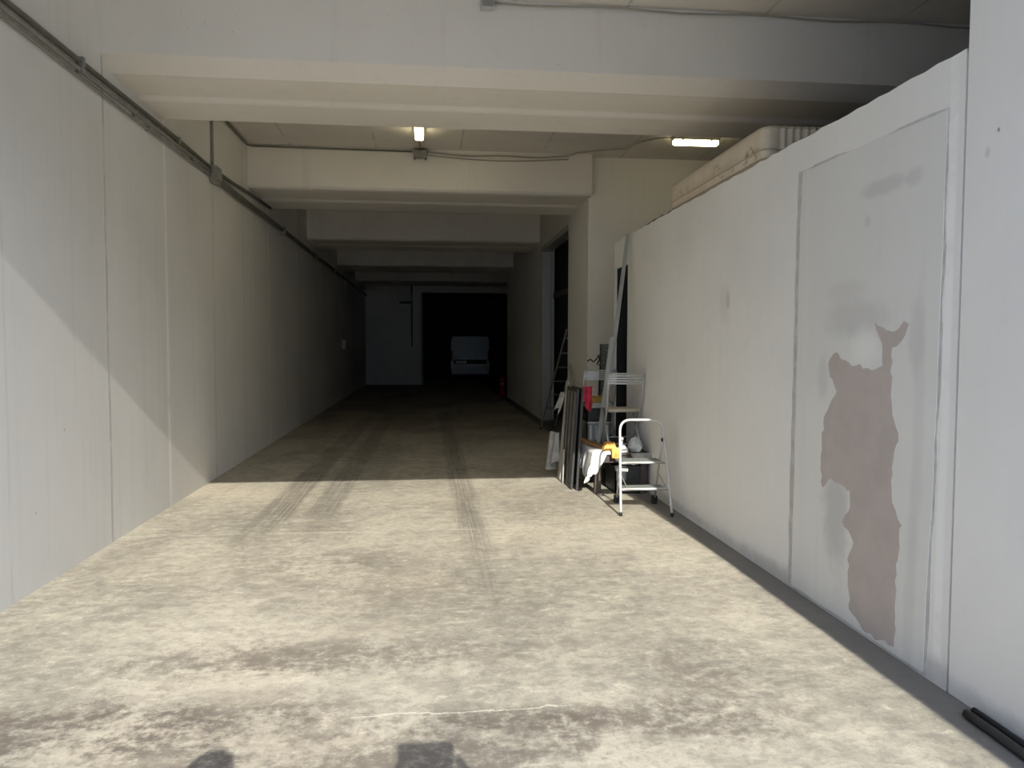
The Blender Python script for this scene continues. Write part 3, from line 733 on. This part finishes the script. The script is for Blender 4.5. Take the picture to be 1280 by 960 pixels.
# mottled dark board behind
db = thing('dark_board', 'small mottled dark board standing at the far end of the low table', 'board', (2.25, 9.70, TZ))
MB().obox((2.27, 9.70, TZ), (2.275, 9.72, 1.62), .13, .016, (1, 0, 0), .003).build('board', M['speck'], db)
MB().obox((2.203, 9.695, TZ), (2.208, 9.715, 1.62), .012, .022, (1, 0, 0)).build('edge_strip', M['panel_f'], db)
tag(MB().tube([(2.02, 9.62, 1.40), (2.06, 9.63, 1.425), (2.10, 9.63, 1.39), (2.14, 9.62, 1.43), (2.17, 9.64, 1.48), (2.185, 9.66, 1.42), (2.15, 9.65, 1.36), (2.2, 9.68, 1.34), (2.19, 9.69, 1.1), (2.17, 9.68, TZ+.01)], .009, 8).build('cable', M['rubber']), 'tangled black cable hanging beside the mottled dark board', 'cable')
for i, (lab, p, q) in enumerate((('pale batten leaning on the square pillar, left one of the pair', (2.17, 10.55, .012), (2.362, 12.86, 1.27)), ('pale batten leaning on the square pillar, right one of the pair', (2.235, 10.45, .012), (2.362, 12.62, 1.27)))):
    tag(MB().obox(p, q, .03, .02, (0, 0, 1), .002).build('wooden_batten', M['stick']), lab, 'batten')

# dark ladder in the doorway
def ladder():
    r = thing('ladder', 'narrow metal ladder leaning in the dark side doorway', 'ladder', (2.27, 14.5, 0))
    A0, A1 = Vector((2.12, 14.41, .01)), Vector((2.37, 13.06, 1.88)); B0, B1 = Vector((2.41, 14.55, .01)), Vector((2.63, 13.08, 1.88))
    for a, b in ((A0, A1), (B0, B1)):
        rr = MB().obox(a, b, .05, .024, (0, 1, 0), .003).build('rail', M['steel'], r)
        MB().box((a.x-.02, a.y-.035, 0), (a.x+.02, a.y+.035, .04), .005).build('rubber_foot', M['rubber'], rr)
    for k in range(7):
        s = (k+.6)/7.2; MB().tube([A0+(A1-A0)*s, B0+(B1-B0)*s], .013, 8).build('rung', M['steel'], r)
    return r
ladder()

# ------------------------------------------------------------------ far end: van and red extinguisher
def van():
    x0, x1, y0, z0, z1 = .98, 2.83, 36.0, .22, 2.04
    r = thing('van', 'white van parked tail-on in the dark bay at the far end', 'van', ((x0+x1)/2, y0, 0))
    m = MB(); cx = (x0+x1)/2
    secs = []
    def sec(y, w, zb, zt):
        return [m.bm.verts.new((cx+sx*w/2*k, y, z)) for sx, k, z in ((-1, .96, zb), (-1, 1, zb+.25), (-1, 1, (zb+zt)/2), (-1, .965, zt-.15), (-1, .90, zt-.02), (0, .9, zt), (1, .90, zt-.02), (1, .965, zt-.15), (1, 1, (zb+zt)/2), (1, 1, zb+.25), (1, .96, zb))]
    for y, w, zb, zt in ((y0, 1.83, z0+.08, z1-.02), (y0+.06, 1.85, z0+.05, z1), (y0+1.5, 1.85, z0+.05, z1+.02), (y0+2.9, 1.85, z0+.05, z1-.02), (y0+3.5, 1.78, z0+.05, 1.3), (y0+4.3, 1.6, z0+.05, 1.0)): secs.append(sec(y, w, zb, zt))
    for a, b in zip(secs, secs[1:]):
        for k in range(len(a)): m.bm.faces.new((a[k], b[k], b[(k+1) % len(a)], a[(k+1) % len(a)]))
    m.bm.faces.new(secs[0]); m.bm.faces.new(secs[-1][::-1])
    m.build('body', M['van_white'], r)
    for a, b in ((x0+.09, cx-.012), (cx+.012, x1-.09)):
        d = MB().box((a, y0-.025, z0+.27), (b, y0+.01, z1-.14), .012).build('rear_door', M['van_white'], r)
        MB().box((a+.1, y0-.03, 1.28), (b-.1, y0-.02, z1-.28), .01).build('door_panel', M['van_white'], d)
    MB().box((x0+.15, y0-.035, .72), (x1-.15, y0-.022, .92), .006).build('recess_strip', M['van_trim'], r)
    MB().box((x0+.24, y0-.045, .75), (x0+.76, y0-.034, .87), .003).build('number_plate', M['plate'], r)
    MB().box((x0+.52, y0-.06, .96), (x0+.86, y0-.024, 1.0), .008).build('handle', M['chrome'], r)
    MB().box((x0+.03, y0-.08, z0), (x1-.03, y0+.03, z0+.26), .03).build('bumper', M['van_white'], r)
    for a, b in ((x0+.01, x0+.085), (x1-.085, x1-.01)):
        MB().box((a, y0-.03, .85), (b, y0+.02, 1.35), .01).build('tail_lamp', M['lamp_red'], r)
    for x in (x0+.13, x1-.13):
        for y in (y0+.7, y0+3.4):
            rot = Matrix.Translation((x, y, .31)) @ Matrix.Rotation(PI/2, 4, 'Y')
            w = MB().lathe([(.20, -.09), (.30, -.085), (.31, -.04), (.31, .04), (.30, .085), (.20, .09)], n=24, mat=rot).build('wheel', M['rubber'], r)
            MB().lathe([(.05, -.094), (.18, -.092), (.18, .092), (.05, .094)], n=16, mat=rot).build('hub_cap', M['steel'], w)
    return r
van()
fx = thing('fire_extinguisher', 'red canister with shiny valve on the floor by the end of the dark right wall', 'canister', (2.26, 23.85, 0))
MB().lathe([(.085, 0), (.10, .02), (.10, .50), (.085, .56), (.04, .60), (.025, .61)], (2.26, 23.85, 0), 20).build('cylinder', M['red_paint'], fx)
MB().lathe([(.022, .60), (.022, .66), (.03, .67), (.03, .69)], (2.26, 23.85, 0), 12).build('valve', M['chrome'], fx)
MB().obox((2.26, 23.85, .69), (2.26, 23.72, .73), .02, .008, (1, 0, 0)).build('lever', M['van_trim'], fx)
MB().tube([(2.26, 23.82, .65), (2.20, 23.76, .62), (2.16, 23.74, .50), (2.16, 23.745, .30), (2.165, 23.75, .18)], .012, 8).build('hose', M['rubber'], fx)
MB().ball((2.28, 23.745, .40), (.035, .012, .035)).build('gauge', M['chrome'], fx)

# ------------------------------------------------------------------ two people outside, behind the camera: only their shadows reach into view
def skinned(name, pts, edges, rad, mat, parent, sub=2):
    me = bpy.data.meshes.new(name); me.from_pydata([tuple(p) for p in pts], edges, []); me.update()
    o = bpy.data.objects.new(name, me); COL.objects.link(o); o.parent = parent
    sk = o.modifiers.new('skin', 'SKIN'); sk.use_smooth_shade = True
    for i, v in enumerate(me.skin_vertices[0].data):
        v.radius = rad[i] if isinstance(rad[i], tuple) else (rad[i], rad[i]); v.use_root = (i == 0)
    s = o.modifiers.new('sub', 'SUBSURF'); s.levels = 1; s.render_levels = sub
    me.materials.append(mat)
    return o
def person(label, loc, h, hands, wide=1.0):
    """hands: local wrist positions (left, right); faces +y"""
    r = thing('person', label, 'person', loc); k = h/1.75
    P = []; E = []; R_ = []
    def v(x, y, z, rr, par=None):
        P.append((x*wide, y, z*k)); R_.append(rr); i = len(P)-1
        if par is not None: E.append((par, i))
        return i
    pel = v(0, 0, .95, (.15, .11)); waist = v(0, 0, 1.10, (.135, .10), pel); ch = v(0, .0, 1.30, (.155, .11), waist); nb = v(0, -.01, 1.45, (.07, .065), ch); nk = v(0, .0, 1.52, .055, nb)
    hd = v(0, .02, 1.63, (.078, .095), nk); top = v(0, .01, 1.71, (.062, .075), hd)
    nose = v(0, .125, 1.615, .012, hd)
    arms = []
    for s, w in ((-1, hands[0]), (1, hands[1])):
        sh = v(s*.18, -.01, 1.42, .058, ch)
        W = Vector(w); S = Vector((s*.18, -.01, 1.42*k)); mid = (S+W)/2 + Vector((s*.06, -.04, -.13)); 
        el = len(P); P.append(tuple(mid)); R_.append(.042); E.append((sh, el))
        wr = len(P); P.append(tuple(W)); R_.append(.028); E.append((el, wr))
        d = (W-mid).normalized(); palm = W + d*.07
        pm = len(P); P.append(tuple(palm)); R_.append((.038, .018)); E.append((wr, pm))
        for q in range(4):
            off = Vector((0, 0, (q-1.5)*.021)); a = palm+d*.035+off; b = a + d*(.035, .045, .042, .03)[q] + Vector((-s*.02, 0, 0))
            ia = len(P); P.append(tuple(a)); R_.append(.010); E.append((pm, ia)); ib = len(P); P.append(tuple(b)); R_.append(.008); E.append((ia, ib))
        a = W + d*.03 + Vector((-s*.035, .0, .02)); ia = len(P); P.append(tuple(a)); R_.append(.011); E.append((wr, ia))
        b = a + d*.035; ib = len(P); P.append(tuple(b)); R_.append(.009); E.append((ia, ib))
    for s in (-1, 1):
        hp = v(s*.10, 0, .88, .088, pel); kn = v(s*.11, .02, .50, .058, hp); an = v(s*.115, -.01, .09, .040, kn); toe = v(s*.125, .13, .04, .036, an)
    skinned('body', P, E, R_, M['skin'], r)
    skinned('shirt', [(0, 0, .96*k), (0, 0, 1.12*k), (0, 0, 1.31*k), (0, -.01, 1.44*k), (-.18*wide, -.01, 1.42*k), (.18*wide, -.01, 1.42*k), (-.22*wide, -.02, 1.25*k), (.22*wide, -.02, 1.25*k)],
            [(0, 1), (1, 2), (2, 3), (2, 4), (2, 5), (4, 6), (5, 7)], [(.165, .125), (.15, .115), (.17, .125), (.085, .08), .07, .07, .06, .06], M['shirt'], r)
    skinned('trousers', [(0, 0, .98*k), (-.10*wide, 0, .88*k), (.10*wide, 0, .88*k), (-.11*wide, .02, .5*k), (.11*wide, .02, .5*k), (-.115*wide, -.01, .12*k), (.115*wide, -.01, .12*k)],
            [(0, 1), (0, 2), (1, 3), (2, 4), (3, 5), (4, 6)], [(.16, .12), .10, .10, .075, .075, .062, .062], M['jeans'], r)
    MB().ball((0, -.005, 1.685*k), (.095, .11, .085), 16).build('hair', M['hair'], r)
    for s in (-1, 1): 
        o = MB().box((s*.12*wide-.045, -.08, 0), (s*.12*wide+.045, .19, .075), .03).build('shoe', M['van_trim'], r)
    return r
person('person holding up a phone, casting the wide shadow at the bottom edge', (.12, -.52, 0), 1.76, ((-.17, .26, 1.46), (.15, .26, 1.46)), 1.1)
person('person in dark clothes, casting the narrow shadow at the bottom left edge', (-.71, -.46, 0), 1.77, ((-.24, .06, .84), (.24, .06, .84)))
ph = thing('phone', 'black phone held up level in both hands above the wide shadow', 'phone', (.06, -.04, 1.6))
MB().box((-.02, -.105, 1.52), (.20, -.097, 1.60), .004).build('phone_body', M['rubber'], ph)
MB().box((-.01, -.1065, 1.525), (.19, -.1045, 1.595), .0005).build('screen', M['van_trim'], ph)

# ------------------------------------------------------------------ light
w = bpy.data.worlds.new('sky'); SC.world = w; w.use_nodes = True
nt = w.node_tree; bg = nt.nodes['Background']
sky = nt.nodes.new('ShaderNodeTexSky'); sky.sky_type = 'NISHITA'; sky.sun_disc = False
SUN = Vector((-.036, 1, -.515)).normalized()
sky.sun_elevation = math.asin(-SUN.z); sky.sun_rotation = math.atan2(-SUN.x, -SUN.y)
sky.air_density = 1.0; sky.dust_density = 1.0; sky.altitude = 100
tint = nt.nodes.new('ShaderNodeMix'); tint.data_type = 'RGBA'; tint.blend_type = 'MULTIPLY'; tint.inputs['Factor'].default_value = 1
nt.links.new(sky.outputs[0], tint.inputs[6]); tint.inputs[7].default_value = (.93, .99, 1.10, 1)
nt.links.new(tint.outputs[2], bg.inputs[0]); bg.inputs[1].default_value = SKY = 0.66
L = bpy.data.lights.new('sun', 'SUN'); L.energy = 7.2; L.angle = .0055; L.color = (1, .96, .885)
so = bpy.data.objects.new('sun', L); COL.objects.link(so); so.rotation_euler = SUN.to_track_quat('-Z', 'Y').to_euler(); so.location = (0, -20, 12)

# ------------------------------------------------------------------ camera
cam = bpy.data.cameras.new('camera'); co = bpy.data.objects.new('camera', cam); COL.objects.link(co)
cam.sensor_fit = 'HORIZONTAL'; cam.sensor_width = 36; cam.lens = 950/1280*36; cam.clip_start = .02; cam.clip_end = 200
yaw, pitch, roll = math.radians(6.18790), math.radians(-2.90557), .0028
f = Vector((math.sin(yaw)*math.cos(pitch), math.cos(yaw)*math.cos(pitch), math.sin(pitch)))
r0 = Vector((math.cos(yaw), -math.sin(yaw), 0)); u0 = r0.cross(f)
r2 = r0*math.cos(roll) + u0*math.sin(roll); u2 = u0*math.cos(roll) - r0*math.sin(roll)
mt = Matrix((r2, u2, -f)).transposed().to_4x4(); mt.translation = (0, 0, 1.6)
co.matrix_world = mt
SC.camera = co
SC.cycles.diffuse_bounces = 8
SC.view_settings.view_transform = 'Standard'; SC.view_settings.look = 'None'; SC.view_settings.gamma = 1
SC.view_settings.exposure = 0.09; SC.view_settings.use_curve_mapping = False
